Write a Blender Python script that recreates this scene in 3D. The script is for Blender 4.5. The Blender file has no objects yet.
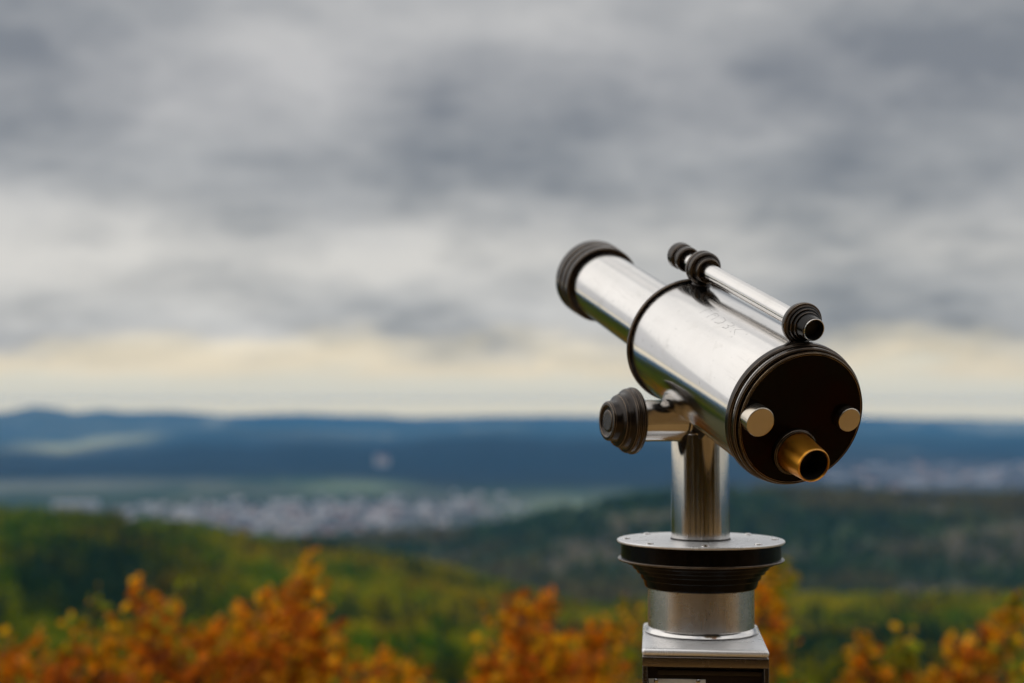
import bpy, math, random
import numpy as np
from mathutils import Vector, Matrix

scene = bpy.context.scene
COL = scene.collection
rnd = random.Random(7)
rng = np.random.default_rng(11)
F = 1422.22           # focal length in pixels (50 mm on a 36 mm wide sensor, 1024 px)
H = 1.62              # camera height above the terrace
PITCH = math.radians(2.436)

# ------------------------------------------------------------------ helpers
def tag(o, label=None, cat=None, group=None, kind=None):
    if label: o['label'] = label
    if cat: o['category'] = cat
    if group: o['group'] = group
    if kind: o['kind'] = kind
    return o

def empty(name, loc):
    o = bpy.data.objects.new(name, None)
    o.location = loc
    o.empty_display_size = 0.1
    COL.objects.link(o)
    return o

def link(name, me, parent=None):
    o = bpy.data.objects.new(name, me)
    COL.objects.link(o)
    if parent is not None: o.parent = parent
    return o

class MB:
    """collects quads / polygons with uvs into one mesh"""
    def __init__(s):
        s.v = []; s.f = []; s.uv = []; s.w = {}
    def face(s, idx, uv=None):
        s.f.append(tuple(idx)); s.uv.append(uv or [(0, 0)] * len(idx))
    def lathe(s, o, ax, prof, seg=96, rnd_=0.0, up=(0, 0, 1)):
        """revolve prof [(distance along ax, radius)] round the axis through o; u runs along the profile"""
        o = Vector(o); ax = Vector(ax).normalized()
        up = Vector(up)
        if abs(ax.dot(up)) > .99: up = Vector((0, 1, 0))
        a = ax.cross(up).normalized(); b = ax.cross(a).normalized()
        pr, wr = soften(prof, rnd_) if rnd_ > 0 else (list(prof), [0] * len(prof))
        u = 0; rows = []; us = []
        for i, (d, r) in enumerate(pr):
            if i: u += math.hypot(d - pr[i-1][0], r - pr[i-1][1])
            us.append(u)
            if r < 1e-7:
                s.v.append(o + ax * d); rows.append([len(s.v) - 1] * (seg + 1))
            else:
                st = len(s.v)
                for k in range(seg):
                    if wr[i]: s.w[st + k] = wr[i]
                    t = 2 * math.pi * k / seg
                    s.v.append(o + ax * d + (a * math.cos(t) + b * math.sin(t)) * r)
                rows.append([st + k for k in range(seg)] + [st])
        for i in range(len(rows) - 1):
            r0, r1 = rows[i], rows[i+1]
            for k in range(seg):
                q = [r0[k], r0[k+1], r1[k+1], r1[k]]
                uv = [(us[i], k / seg), (us[i], (k+1) / seg), (us[i+1], (k+1) / seg), (us[i+1], k / seg)]
                q2, uv2 = [], []
                for w, x in zip(q, uv):
                    if w not in q2: q2.append(w); uv2.append(x)
                if len(q2) > 2: s.face(q2, uv2)
        return s
    def box(s, o, ex, ey, ez, bev=0.0):
        """box centred at o with half vectors ex, ey, ez; rounded edges by splitting into a chamfered hull"""
        o = Vector(o); ex, ey, ez = Vector(ex), Vector(ey), Vector(ez)
        lx, ly, lz = ex.length, ey.length, ez.length
        X, Y, Z = ex / lx, ey / ly, ez / lz
        if bev <= 0:
            st = len(s.v)
            for k in (-1, 1):
                for j in (-1, 1):
                    for i in (-1, 1):
                        s.v.append(o + ex * i + ey * j + ez * k)
            for q in ((0,2,3,1),(4,5,7,6),(0,1,5,4),(2,6,7,3),(0,4,6,2),(1,3,7,5)):
                s.face([st + i for i in q], [(0,0),(1,0),(1,1),(0,1)])
            return s
        import bmesh
        bm = bmesh.new()
        bmesh.ops.create_cube(bm, size=2)
        for v in bm.verts: v.co = Vector((v.co.x * lx, v.co.y * ly, v.co.z * lz))
        bmesh.ops.bevel(bm, geom=list(bm.edges), offset=bev, segments=4, profile=.5, affect='EDGES')
        bm.verts.index_update()
        st = len(s.v)
        for v in bm.verts: s.v.append(o + X * v.co.x + Y * v.co.y + Z * v.co.z)
        for f in bm.faces:
            s.face([st + v.index for v in f.verts], [(v.co.x + v.co.y, v.co.z) for v in f.verts])
        bm.free()
        return s
    def tube(s, pts, rads, seg=8):
        rings = []
        for i, p in enumerate(pts):
            p = Vector(p)
            d = (Vector(pts[min(i+1, len(pts)-1)]) - Vector(pts[max(i-1, 0)])).normalized()
            a = d.cross(Vector((.3, .95, .1))).normalized(); b = d.cross(a)
            st = len(s.v)
            for k in range(seg):
                t = 2 * math.pi * k / seg
                s.v.append(p + (a * math.cos(t) + b * math.sin(t)) * rads[i])
            rings.append(st)
        for i in range(len(rings) - 1):
            for k in range(seg):
                k2 = (k + 1) % seg
                s.face([rings[i]+k, rings[i]+k2, rings[i+1]+k2, rings[i+1]+k], [(0,0),(1,0),(1,1),(0,1)])
        s.face([rings[-1] + k for k in range(seg)])
        return s
    def build(s, name, mat, parent=None, sub=Vector((0, 0, 0)), smooth=35):
        me = bpy.data.meshes.new(name)
        me.from_pydata([tuple(v - sub) for v in s.v], [], s.f)
        uvl = me.uv_layers.new(name='UVMap')
        flat = [c for uv in s.uv for p in uv for c in p]
        uvl.data.foreach_set('uv', flat)
        import bmesh
        bm = bmesh.new(); bm.from_mesh(me)
        bmesh.ops.recalc_face_normals(bm, faces=bm.faces)
        bm.to_mesh(me); bm.free()
        if s.w:
            at = me.attributes.new('wear', 'FLOAT', 'POINT')
            arr = np.zeros(len(s.v), np.float32)
            for k, x in s.w.items(): arr[k] = x
            at.data.foreach_set('value', arr)
        if smooth:
            me.polygons.foreach_set('use_smooth', [True] * len(me.polygons))
            me.set_sharp_from_angle(angle=math.radians(smooth))
        me.materials.append(mat)
        return link(name, me, parent)

def soften(pr, r):
    """round every corner of a lathe profile; also returns how worn each point is (convex corners rub bare)"""
    poly = list(pr) + [(pr[-1][0], 0), (pr[0][0], 0)]
    area = sum(p[0] * q[1] - q[0] * p[1] for p, q in zip(poly, poly[1:] + poly[:1]))
    out = [pr[0]]; wr = [0.0]
    for i in range(1, len(pr) - 1):
        p, q, n = Vector(pr[i-1]), Vector(pr[i]), Vector(pr[i+1])
        d0, d1 = p - q, n - q
        l = min(r, d0.length * .45, d1.length * .45)
        if l < 1e-6 or d0.length < 1e-9 or d1.length < 1e-9: out.append(pr[i]); wr.append(0.0); continue
        e0, e1 = d0.normalized(), d1.normalized()
        cr = (-e0.x) * e1.y - (-e0.y) * e1.x
        wv = min(1.0, abs(cr) * 1.1) if cr * area > 0 else 0.0
        a = q + e0 * l; b = q + e1 * l
        for t, k in ((0, 0), (.33, .8), (.67, .8), (1, 0)):
            w = a * (1-t)**2 + q * 2*t*(1-t) + b * t*t
            out.append((w.x, w.y)); wr.append(wv * k)
    out.append(pr[-1]); wr.append(0.0)
    return out, wr

# ------------------------------------------------------------------ node helpers
class NT:
    def __init__(s, tree):
        s.t = tree; s.n = tree.nodes; s.l = tree.links
    def new(s, ty, **kw):
        n = s.n.new(ty)
        for k, v in kw.items(): setattr(n, k, v)
        return n
    def put(s, sock, val):
        if isinstance(val, bpy.types.NodeSocket): s.l.new(val, sock)
        else: sock.default_value = val
    def m(s, op, a, b=0.0, c=0.0, clamp=False):
        n = s.new('ShaderNodeMath', operation=op); n.use_clamp = clamp
        s.put(n.inputs[0], a); s.put(n.inputs[1], b); s.put(n.inputs[2], c)
        return n.outputs[0]
    def noise(s, vec, scale, detail=4, rough=.5, lac=2.0, dist=0.0):
        n = s.new('ShaderNodeTexNoise')
        if vec is not None: s.l.new(vec, n.inputs['Vector'])
        n.inputs['Scale'].default_value = scale; n.inputs['Detail'].default_value = detail
        n.inputs['Roughness'].default_value = rough; n.inputs['Lacunarity'].default_value = lac
        n.inputs['Distortion'].default_value = dist
        return n.outputs['Fac']
    def mix(s, fac, a, b, mode='MIX'):
        n = s.new('ShaderNodeMix', data_type='RGBA', blend_type=mode)
        s.put(n.inputs[0], fac); s.put(n.inputs[6], a); s.put(n.inputs[7], b)
        return n.outputs[2]
    def ramp(s, fac, stops, interp='LINEAR'):
        n = s.new('ShaderNodeValToRGB'); cr = n.color_ramp; cr.interpolation = interp
        while len(cr.elements) < len(stops): cr.elements.new(.5)
        for e, (p, c) in zip(cr.elements, stops):
            e.position = p; e.color = (*c, 1) if len(c) == 3 else c
        s.put(n.inputs[0], fac)
        return n.outputs[0]
    def maprange(s, v, a, b, c, d, smooth=False):
        n = s.new('ShaderNodeMapRange'); n.clamp = True
        if smooth: n.interpolation_type = 'SMOOTHSTEP'
        s.put(n.inputs[0], v)
        for i, x in zip((1, 2, 3, 4), (a, b, c, d)): n.inputs[i].default_value = x
        return n.outputs[0]
    def comb(s, x, y, z):
        n = s.new('ShaderNodeCombineXYZ')
        for i, v in enumerate((x, y, z)): s.put(n.inputs[i], v)
        return n.outputs[0]

def material(name):
    m = bpy.data.materials.new(name); m.use_nodes = True
    m.node_tree.nodes.clear()
    nt = NT(m.node_tree)
    out = nt.new('ShaderNodeOutputMaterial')
    return m, nt, out

def principled(nt, out, **kw):
    b = nt.new('ShaderNodeBsdfPrincipled')
    for k, v in kw.items(): nt.put(b.inputs[k], v)
    nt.l.new(b.outputs[0], out.inputs[0])
    return b

def C4(r, g, b): return (r, g, b, 1)

# ------------------------------------------------------------------ metals
def metal(name, base, rough, aniso, smear=.12, wear=None, wear_r=.0012, metallic=1.0, streak=70.0, dirt=0.0, spec=.5, warm_sheen=None):
    m, nt, out = material(name)
    uv = nt.new('ShaderNodeUVMap').outputs[0]
    sep = nt.new('ShaderNodeSeparateXYZ'); nt.l.new(uv, sep.inputs[0])
    pos = nt.new('ShaderNodeTexCoord').outputs['Object']
    # fine turning marks run round the piece, so noise is stretched along v
    marks = nt.noise(nt.comb(nt.m('MULTIPLY', sep.outputs[0], 2600.0), nt.m('MULTIPLY', sep.outputs[1], 9.0), 0.0), 1.0, 3, .6)
    cloud = nt.noise(pos, 26.0, 5, .6)
    r = nt.m('ADD', nt.m('MULTIPLY_ADD', cloud, smear, rough - smear * .5), nt.m('MULTIPLY_ADD', marks, .05, -.025))
    col = nt.mix(nt.maprange(nt.noise(pos, streak, 4, .6), .35, .75, 0, .35), base, C4(base[0]*.8, base[1]*.78, base[2]*.76))
    if dirt:
        # hairline scratches along the piece and dull handled patches
        hair = nt.noise(nt.comb(nt.m('MULTIPLY', sep.outputs[0], 16.0), nt.m('MULTIPLY', sep.outputs[1], 240.0), 3.0), 1.0, 2, .5)
        hair = nt.m('MULTIPLY', nt.maprange(hair, .60, .74, 0, 1), nt.maprange(nt.noise(pos, 18.0, 3), .42, .62, 0, 1))
        hand = nt.maprange(nt.noise(pos, 33.0, 5, .7), .56, .72, 0, 1)
        r = nt.m('ADD', r, nt.m('ADD', nt.m('MULTIPLY', hair, .10), nt.m('MULTIPLY', hand, .07)))
        col = nt.mix(nt.m('MULTIPLY', hair, .35), col, C4(base[0]*.62, base[1]*.6, base[2]*.58))
        col = nt.mix(nt.m('MULTIPLY', hand, .28), col, C4(base[0]*.7, base[1]*.68, base[2]*.64))
        spots = nt.maprange(nt.noise(pos, 210.0, 2, .5), .70, .78, 0, dirt)
        col = nt.mix(spots, col, C4(.10, .085, .07))
        r = nt.m('ADD', r, nt.m('MULTIPLY', spots, .25))
    met = metallic
    if warm_sheen is not None:  # reddish reflected sheen painted into the colour as noise patches
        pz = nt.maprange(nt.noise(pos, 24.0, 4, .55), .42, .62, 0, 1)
        col = nt.mix(pz, col, warm_sheen); met = nt.m('MULTIPLY', pz, .8)
    if wear is not None:
        e = nt.new('ShaderNodeAttribute', attribute_name='wear').outputs['Fac']
        e = nt.m('MULTIPLY', e, nt.maprange(nt.noise(pos, 60.0, 4, .6), .34, .58, .30, 1.0))
        col = nt.mix(e, col, wear)
        met = nt.m('MAXIMUM', e, met)
    b = principled(nt, out, **{'Base Color': col, 'Metallic': met, 'Roughness': r})
    b.inputs['Specular IOR Level'].default_value = spec
    if aniso:
        tg = nt.new('ShaderNodeTangent', direction_type='UV_MAP'); tg.uv_map = 'UVMap'
        nt.l.new(tg.outputs[0], b.inputs['Tangent'])
        b.inputs['Anisotropic'].default_value = aniso
    bump = nt.new('ShaderNodeBump'); bump.inputs['Strength'].default_value = .03; bump.inputs['Distance'].default_value = .0005
    nt.l.new(marks, bump.inputs['Height']); nt.l.new(bump.outputs[0], b.inputs['Normal'])
    return m

STEEL = metal('polished steel', C4(.665, .65, .635), .13, .72, .035, dirt=.35, streak=14.0)
COLSTEEL = metal('turned steel', C4(.62, .60, .58), .10, .8, .05, dirt=.4)
BRUSHED = metal('brushed steel', C4(.60, .575, .55), .27, .6, .14, dirt=.4)
FRAME = metal('dull box steel', C4(.26, .225, .20), .24, .4, .10, dirt=.4)
PLATE = metal('turntable steel', C4(.90, .90, .91), .28, 0, .08, metallic=.45, dirt=.5)
FACE = metal('knob steel', C4(.60, .54, .46), .25, .5, .10)
BRONZE = metal('burnished bronze', C4(.026, .020, .017), .20, .3, .08, wear=C4(.34, .25, .17), wear_r=.0009, metallic=.55)
LACQUER = metal('black lacquer', C4(.004, .0028, .0022), .18, 0, .06, wear=C4(.30, .24, .20), wear_r=.0007, metallic=0.0, spec=.16)
DISC = metal('dark lacquered bronze', C4(.0022, .0010, .0008), .20, 0, .10, wear=C4(.56, .40, .24), wear_r=.0010, metallic=0.0, spec=.10, warm_sheen=C4(.013, .0045, .0025))
COLLAR = metal('dull black lacquer', C4(.004, .0026, .002), .17, 0, .06, metallic=0.0, spec=.12)
BRASS = metal('worn brass', C4(.88, .38, .04), .33, .35, .12, wear=C4(.86, .62, .32), wear_r=.0008, dirt=.5)
BLACK = metal('black interior', C4(.008, .007, .006), .55, 0, .05, metallic=0.0)
SCRATCH = metal('scratched steel', C4(.52, .51, .50), .36, 0, .05)

def glassy():
    m, nt, out = material('dark lens glass')
    principled(nt, out, **{'Base Color': C4(.006, .006, .008), 'Roughness': .04, 'Specular IOR Level': .6})
    return m
LENS = glassy()
def paint(name, c, rough=.45):
    m, nt, out = material(name)
    pos = nt.new('ShaderNodeTexCoord').outputs['Object']
    col = nt.mix(nt.maprange(nt.noise(pos, 90.0, 5, .65), .4, .7, 0, .5), c, C4(c[0]*.6, c[1]*.58, c[2]*.55))
    principled(nt, out, **{'Base Color': col, 'Roughness': nt.m('MULTIPLY_ADD', nt.noise(pos, 40.0, 4), .2, rough - .1)})
    return m
WHITE = paint('white enamel', C4(.82, .82, .80), .3)
DARKPAINT = paint('dark enamel', C4(.022, .014, .011), .32)

# ------------------------------------------------------------------ telescope
def camv(x, y, z): return Vector((x, y, z + H))
A = Vector((-.33004, .88268, .33460)).normalized()          # optical axis, towards the objective
U = Vector((.11719, -.31341, .94236)).normalized()
R = A.cross(U).normalized()
CR = camv(.26517, 1.30185, -.01586)                           # middle of the eyepiece end
CX, CY = .1958, 1.4846                                        # column axis
ROOT = Vector((CX, CY, 0))
tele = empty('coin_telescope', ROOT)
tag(tele, 'steel coin operated viewing telescope with black rings on a slim round column', 'telescope')
def part(mb, name, mat, parent=None, smooth=35):
    return mb.build(name, mat, tele if parent is None else parent, ROOT, smooth)
def ax(s, u=0, r=0): return CR + A * s + U * u + R * r

# main barrel
barrel = part(MB().lathe(CR, A, [(.010, .060), (.010, .0659), (.2405, .0659), (.2405, .0420)], 160, .0006), 'barrel', STEEL)
part(MB().lathe(CR, A, [(.2385, .0655), (.2385, .0678), (.2395, .0686), (.2425, .0686), (.2440, .0676), (.2440, .0420), (.2425, .0415)], 160, .0006), 'front_band', BRONZE)
part(MB().lathe(CR, A, [(.2441, .0404), (.472, .0404)], 144), 'objective_tube', STEEL)
# objective ring with ridges
oring = part(MB().lathe(CR, A, [(.4690, .0400), (.4690, .0452), (.4705, .0464), (.4780, .0464), (.4795, .0449), (.4805, .0449), (.4820, .0469),
                        (.4890, .0469), (.4905, .0453), (.4915, .0453), (.4930, .0474), (.5060, .0474), (.5085, .0455), (.5085, .0395), (.480, .0390)], 144, .0006), 'objective_ring', BRONZE)
part(MB().lathe(CR, A, [(.4900, .0395), (.4925, .025), (.4935, 0)], 96), 'lens', LENS, oring)
# eyepiece end: flange, groove and cover disc
part(MB().lathe(CR, A, [(.0210, .0655), (.0210, .0676), (.0195, .0686), (.0140, .0686), (.0125, .0674), (.0120, .0655), (.0100, .0655),
                        (.0095, .0668), (.0060, .0668), (.0050, .0655), (.0050, .050)], 160, .0005), 'rear_flange', BRONZE)
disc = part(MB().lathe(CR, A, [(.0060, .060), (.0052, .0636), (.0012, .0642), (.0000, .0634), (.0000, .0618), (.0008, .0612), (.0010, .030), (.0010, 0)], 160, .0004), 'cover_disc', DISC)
for nm, rr, uu, rad, hgt in (('cover_knob', -.0502, .0018, .0138, .0135), ('cover_knob', .0466, .0015, .0114, .0080)):
    o = part(MB().lathe(ax(0.0011, uu, rr), -A, [(0, rad*.99), (hgt-.0006, rad), (hgt, rad*.94), (hgt-.0002, rad*.5), (hgt-.0003, 0)], 72, .0004), nm, FACE, disc)
    o['label'] = 'large steel knob' if rad > .012 else 'small steel knob'
eo = ax(.0011, -.0318, -.0012)
part(MB().lathe(eo, -A, [(0, .0225), (.0030, .0222), (.0042, .0208), (.0042, .0190), (.0020, .0184), (0, .018)], 96, .0004), 'eyepiece_collar', BRONZE, disc)
eye = part(MB().lathe(eo, -A, [(.0005, .0188), (.010, .0184), (.0330, .0163), (.0352, .0158), (.0356, .0150), (.0340, .0143), (.012, .0135)], 96, .0003), 'eyepiece', BRASS)
part(MB().lathe(eo, -A, [(.0335, .0142), (.022, .0134), (.012, .011), (.0118, 0)], 72), 'bore', BLACK, eye)

# finder scope on top
h = .0833
finder = part(MB().lathe(ax(.0, h), A, [(.030, .0086), (.268, .0086)], 72), 'finder_tube', STEEL)
part(MB().lathe(ax(0, h), A, [(.0330, .0086), (.0330, .0178), (.0318, .0193), (.0280, .0199), (.0262, .0197), (.0256, .0184), (.0256, .0170)], 96, .0006), 'finder_flange', BRONZE, finder)
part(MB().lathe(ax(0, h), A, [(.0280, .0179), (.0250, .0179), (.0242, .0174), (.0234, .0160),
                              (.0215, .0156), (.0205, .0136), (.0185, .0132), (.0175, .0116), (.0085, .0110), (.0070, .0104), (.0068, .0098), (.0075, .0096), (.0150, .0093)], 96, .0004), 'finder_eyepiece', LACQUER, finder)
part(MB().lathe(ax(0, h), A, [(.0074, .0096), (.0160, .0090), (.0162, 0)], 72), 'finder_bore', BLACK, finder)
part(MB().lathe(ax(0, h), A, [(.0070, .0105), (.0064, .0102), (.0066, .0097), (.0072, .0096)], 72), 'finder_rim', STEEL, finder)
part(MB().lathe(ax(0, h), A, [(.2150, .0086), (.2150, .0125), (.2165, .0135), (.2210, .0137), (.2222, .0168), (.2240, .0180), (.2275, .0181), (.2290, .0172), (.2300, .0172),
                              (.2315, .0181), (.2350, .0178), (.2365, .0160), (.2380, .0100), (.2385, .0086)], 96, .0005), 'finder_ring', BRONZE, finder)
part(MB().lathe(ax(0, h), A, [(.2620, .0086), (.2620, .0124), (.2640, .0136), (.2690, .0136), (.2710, .0120), (.2740, .0118), (.2760, .0136), (.2775, .0142), (.2860, .0144), (.2885, .0134), (.2885, .0112), (.2840, .010), (.2838, 0)], 80, .0005), 'finder_objective', BRONZE, finder)
sad = MB()
sad.lathe(ax(.2280, .0630), U, [(-.001, .0150), (.0012, .0140), (.0030, .0100), (.0065, .0085)], 64, .0008)
part(sad, 'finder_foot', BRONZE, finder)
fo2 = MB(); fo2.lathe(ax(.0285, .0650), U, [(-.002, .0085), (.001, .0075), (.004, .0060)], 48, .0004)
part(fo2, 'finder_foot', BRONZE, finder)

# scratched letters on the barrel: strokes in (along the axis, round the barrel) millimetres
def scratch(strokes, s0, th0):
    mb = MB(); rr = .06595
    for st in strokes:
        pts = []
        for (a, b) in st:
            s = s0 - a * .0017; th = th0 + b * .0012 / rr
            nrm = U * math.cos(th) - R * math.sin(th)
            pts.append((CR + A * s + nrm * rr, nrm))
        for (p, n), (q, n2) in zip(pts, pts[1:]):
            w = (q - p).normalized().cross(n) * rnd.uniform(.0002, .00036)
            i = len(mb.v); e = n * .00006
            mb.v += [p - w + e, p + w + e, q + w + e, q - w + e]
            mb.face([i, i+1, i+2, i+3])
    return mb
L_ = [[(0, 9), (0.4, 4), (0.6, 0), (3, .2), (5, .8)]]
U_ = [[(9, 9), (9, 3), (10, .6), (12, 0), (14, 1), (14.6, 4), (14.8, 9)]]
D_ = [[(19, 9), (19.3, 0)], [(18.4, 8.6), (22, 8), (24.2, 5), (23, 1.4), (18.6, 0)]]
B_ = [[(29, 9), (29.2, 0)], [(28.6, 9), (32, 8), (32.2, 5.6), (29.2, 4.6), (33, 3.6), (33.2, 1), (28.8, -.2)]]
K_ = [[(38, 9), (38.2, -.3)], [(43, 9), (38.3, 4.4), (43.6, -.6)]]
part(scratch(L_ + U_ + D_ + B_ + K_, .156, math.radians(24)), 'scratched_letters', SCRATCH, barrel, 0)

# tilt shaft and knob
PV = camv(CX, CY, -.0192)
D = -R
part(MB().lathe(PV, D, [(.0220, .0150), (.0220, .0208), (.0232, .0214), (.082, .0214)], 96, .0006), 'tilt_shaft', COLSTEEL)
part(MB().lathe(PV, D, [(-.0225, 0), (-.0225, .0200), (-.0215, .0212), (.0200, .0212), (.0210, .0203), (.0210, 0)], 96, .0006), 'tilt_head', COLSTEEL)
knob = part(MB().lathe(PV - D * .0022, D, [(.0775, .0205), (.0775, .0325), (.0790, .0340), (.0815, .0344), (.0830, .0336), (.0838, .0326), (.0848, .0330), (.0870, .0330), (.0885, .0318),
                        (.0892, .0300), (.0905, .0286), (.0945, .0276), (.0975, .0262), (.0990, .0232), (.0998, .0212), (.1010, .0207), (.1070, .0203), (.1088, .0192), (.1090, .0160), (.1078, .0148), (.1068, .0140), (.1065, 0)], 120, .0005), 'tilt_knob', BRONZE)
part(MB().lathe(PV - D * .0022, D, [(.1066, .0118), (.1078, .0112), (.1081, .0095), (.1079, 0)], 72, .0004), 'knob_centre', BRONZE, knob)
# small bolt at the end of the head
part(MB().lathe(PV + D * .0270 + Vector((0, 0, .0140)) - A * .013, (D * .25 + Vector((0, -.5, .8))).normalized(), [(-.004, .0040), (.0052, .0040), (.0064, .0033), (.0066, 0)], 32, .0004), 'bolt', STEEL)
# saddle between head and barrel
sd = MB()
sd.box(ax(.195, -.0705, 0), A * .044, R * .0165, U * .0075, .002)
sd.box(PV + U * .004, A * .019, R * .0185, U * .0190, .003)
part(sd, 'saddle', BLACK)
# column and turntable
def vz(z): return Vector((CX, CY, H + z + .0026))
UP = Vector((0, 0, 1))
part(MB().lathe(vz(0), UP, [(-.145, .0304), (-.036, .0304), (-.0345, .0292), (-.0345, 0)], 128, .0006), 'column', COLSTEEL)
part(MB().lathe(vz(0), UP, [(-.1446, .0312), (-.1432, .0309), (-.1430, .0303)], 96), 'column_seam', BLACK)
plate = part(MB().lathe(vz(0), UP, [(-.1478, .080), (-.1478, .0856), (-.1470, .0865), (-.1456, .0865), (-.1449, .0856), (-.1448, .0306)], 160, .0003), 'turntable_plate', PLATE)
for k in range(8):
    t = math.radians(k * 45 - 4)
    part(MB().lathe(vz(-.1449) + Vector((math.cos(t) * .0765, math.sin(t) * .0765, 0)), UP, [(0, .0042), (.0008, .0040), (.0015, .0024), (.0017, 0)], 24), 'rivet', STEEL, plate)
part(MB().lathe(vz(0), UP, [(-.1477, .0824), (-.1645, .0826)], 160), 'turntable_ring', LACQUER)
part(MB().lathe(vz(0), UP, [(-.1640, .080), (-.1640, .0852), (-.1646, .0858), (-.1658, .0858), (-.1664, .0848), (-.1664, .0760)], 160, .0005), 'turntable_rim', BRONZE)
part(MB().lathe(vz(0), UP, [(-.1660, .0770), (-.1668, .0768), (-.1700, .0755), (-.1705, .0715), (-.1745, .0700), (-.1750, .0672), (-.1790, .0660),
                            (-.1795, .0628), (-.1850, .0618), (-.1855, .0596), (-.1925, .0580), (-.1940, .0570), (-.1940, .050)], 160, .0005), 'bearing_collar', COLLAR)
part(MB().lathe(vz(0), UP, [(-.240, .0547), (-.1930, .0547)], 144), 'neck', BRUSHED)
# weld bead where the neck meets the box
wb = MB(); pts = []
prof = [(-.2385, .0590), (-.2362, .0578), (-.2345, .0560), (-.2338, .0546)]
part(MB().lathe(vz(0), UP, prof, 128), 'weld_bead', STEEL)
# coin box
bd = Vector((.0995, .995, 0)).normalized(); br = Vector((bd.y, -bd.x, 0))
BC = Vector((CX + .0006, CY, H - .2385 + .0012)) + bd * (-.0265)              # middle of the top plate
hw, hd = .0608, .0825
Zb = .0035
box = MB()
box.box(BC - UP * .0038, br * hw, bd * hd, UP * .0038, .0036)                          # lid plate
coin = part(box, 'box_lid', PLATE)
bw = MB(); hgt = .30; zc = BC.z - .0078 - hgt / 2
def fbox(mb, cr_, cd, cz, wr, wd, wz, bev=.0012): mb.box(Vector((BC.x, BC.y, cz)) + br * cr_ + bd * cd, br * wr, bd * wd, UP * wz, bev)
fbox(bw, 0, .0060, zc, hw - .0005, hd - .0085, hgt / 2, .001)                           # body
bodyo = part(bw, 'coin_box', BRUSHED)
fr = MB(); fy = -hd + .0062
fbox(fr, 0, fy, BC.z - .0077 - .0048, hw - .0005, .0060, .0048, .0008)                  # front frame: top rail
fbox(fr, -(hw - .0029), fy, zc - .004, .0024, .0060, hgt / 2 - .0045, .0010)
fbox(fr, (hw - .0029), fy, zc - .004, .0024, .0060, hgt / 2 - .0045, .0010)
part(fr, 'front_frame', FRAME)
rp = MB(); fbox(rp, 0, -hd + .0132, zc - .004, hw - .0055, .0012, hgt / 2 - .0050, .0003)
panel = part(rp, 'front_panel', DARKPAINT)
st = MB(); fbox(st, .004, -hd + .0105, BC.z - .0104 - .0135, hw - .0105, .0018, .0024, .0008)
part(st, 'panel_rail', DARKPAINT, panel)
np_ = MB(); fbox(np_, -.0270, -hd + .0113, BC.z - .0104 - .0358, .0275, .0007, .0155, .0003)
nplate = part(np_, 'instruction_plate', WHITE, panel)
for dx in (-.0472, -.0068):
    sc = MB(); sc.lathe(Vector((BC.x, BC.y, BC.z - .0104 - .0222)) + br * dx + bd * (-hd + .0106), -bd, [(0, .0022), (.0008, .0020), (.0014, .0010), (.0015, 0)], 20)
    part(sc, 'screw', STEEL, panel)
sl = MB(); fbox(sl, .034, -hd + .0110, BC.z - .11, .012, .0010, .018, .0005)
part(sl, 'coin_slot', BRUSHED, panel)
# post and foot below the box
ps = MB(); ps.lathe(Vector((CX, CY, 0)), UP, [(.010, .045), (H - .2385 - .0104 - hgt, .045)], 64)
part(ps, 'post', BRUSHED)
ft = MB(); ft.lathe(Vector((CX, CY, 0)), UP, [(0, .14), (.010, .14), (.0120, .135), (.0122, .045)], 64, .001)
part(ft, 'foot_plate', BRUSHED)

# ------------------------------------------------------------------ terrain
def vnoise(x, y, seed=0):
    xi = np.floor(x).astype(np.int64); yi = np.floor(y).astype(np.int64); xf = x - xi; yf = y - yi
    def hsh(a, b):
        n = (a * 374761393 + b * 668265263 + seed * 974711) & 0x7fffffff
        n = ((n ^ (n >> 13)) * 1274126177) & 0x7fffffff
        return ((n ^ (n >> 16)) & 0xffff) / 65535.0
    u = xf * xf * (3 - 2 * xf); v = yf * yf * (3 - 2 * yf)
    return (hsh(xi, yi) * (1-u) + hsh(xi+1, yi) * u) * (1-v) + (hsh(xi, yi+1) * (1-u) + hsh(xi+1, yi+1) * u) * v
def fbm(x, y, seed=0, oct=4):
    t = 0; a = .5; s = 0
    for i in range(oct):
        t = t + a * vnoise(x, y, seed + i); s += a; x = x * 2.03 + 17.1; y = y * 2.03 + 5.3; a *= .5
    return t / s
def sst(a, b, x): t = np.clip((x - a) / (b - a), 0, 1); return t * t * (3 - 2 * t)

X_ = np.array
def crest(xs, ys):
    xs, ys = X_(xs, float), X_(ys, float)
    return lambda x: np.interp(x, xs, ys)
near_y = crest([-300, 0, 100, 200, 300, 360, 420, 480, 540, 600, 700, 780, 860, 940, 1024, 1300], [499, 515, 520, 533, 551, 560, 570, 586, 604, 616, 612, 602, 602, 598, 598, 596])
mid_y = crest([-300, 200, 330, 450, 520, 560, 620, 700, 800, 900, 1024, 1300], [556, 552, 546, 538, 528, 515, 504, 497, 494, 496, 495, 492])
r1_y = crest([-300, 0, 60, 130, 200, 260, 310, 350, 383, 430, 500, 560, 620, 700, 800, 900, 1024, 1300], [446, 452, 456, 452, 444, 447, 441, 443, 446, 440, 437, 441, 438, 444, 452, 456, 456, 456])
r2_y = crest([-400, -200, 0, 15, 35, 55, 75, 90, 105, 130, 170, 220, 300, 420, 560, 700, 860, 1024, 1300], [414, 414, 412, 409.5, 405, 408, 412.5, 410.5, 409, 411.5, 410.5, 414.5, 413.5, 417, 415.5, 418, 416.5, 419.5, 418])
def zof(y, r): return H - (y - 402.0) / F * r
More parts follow.
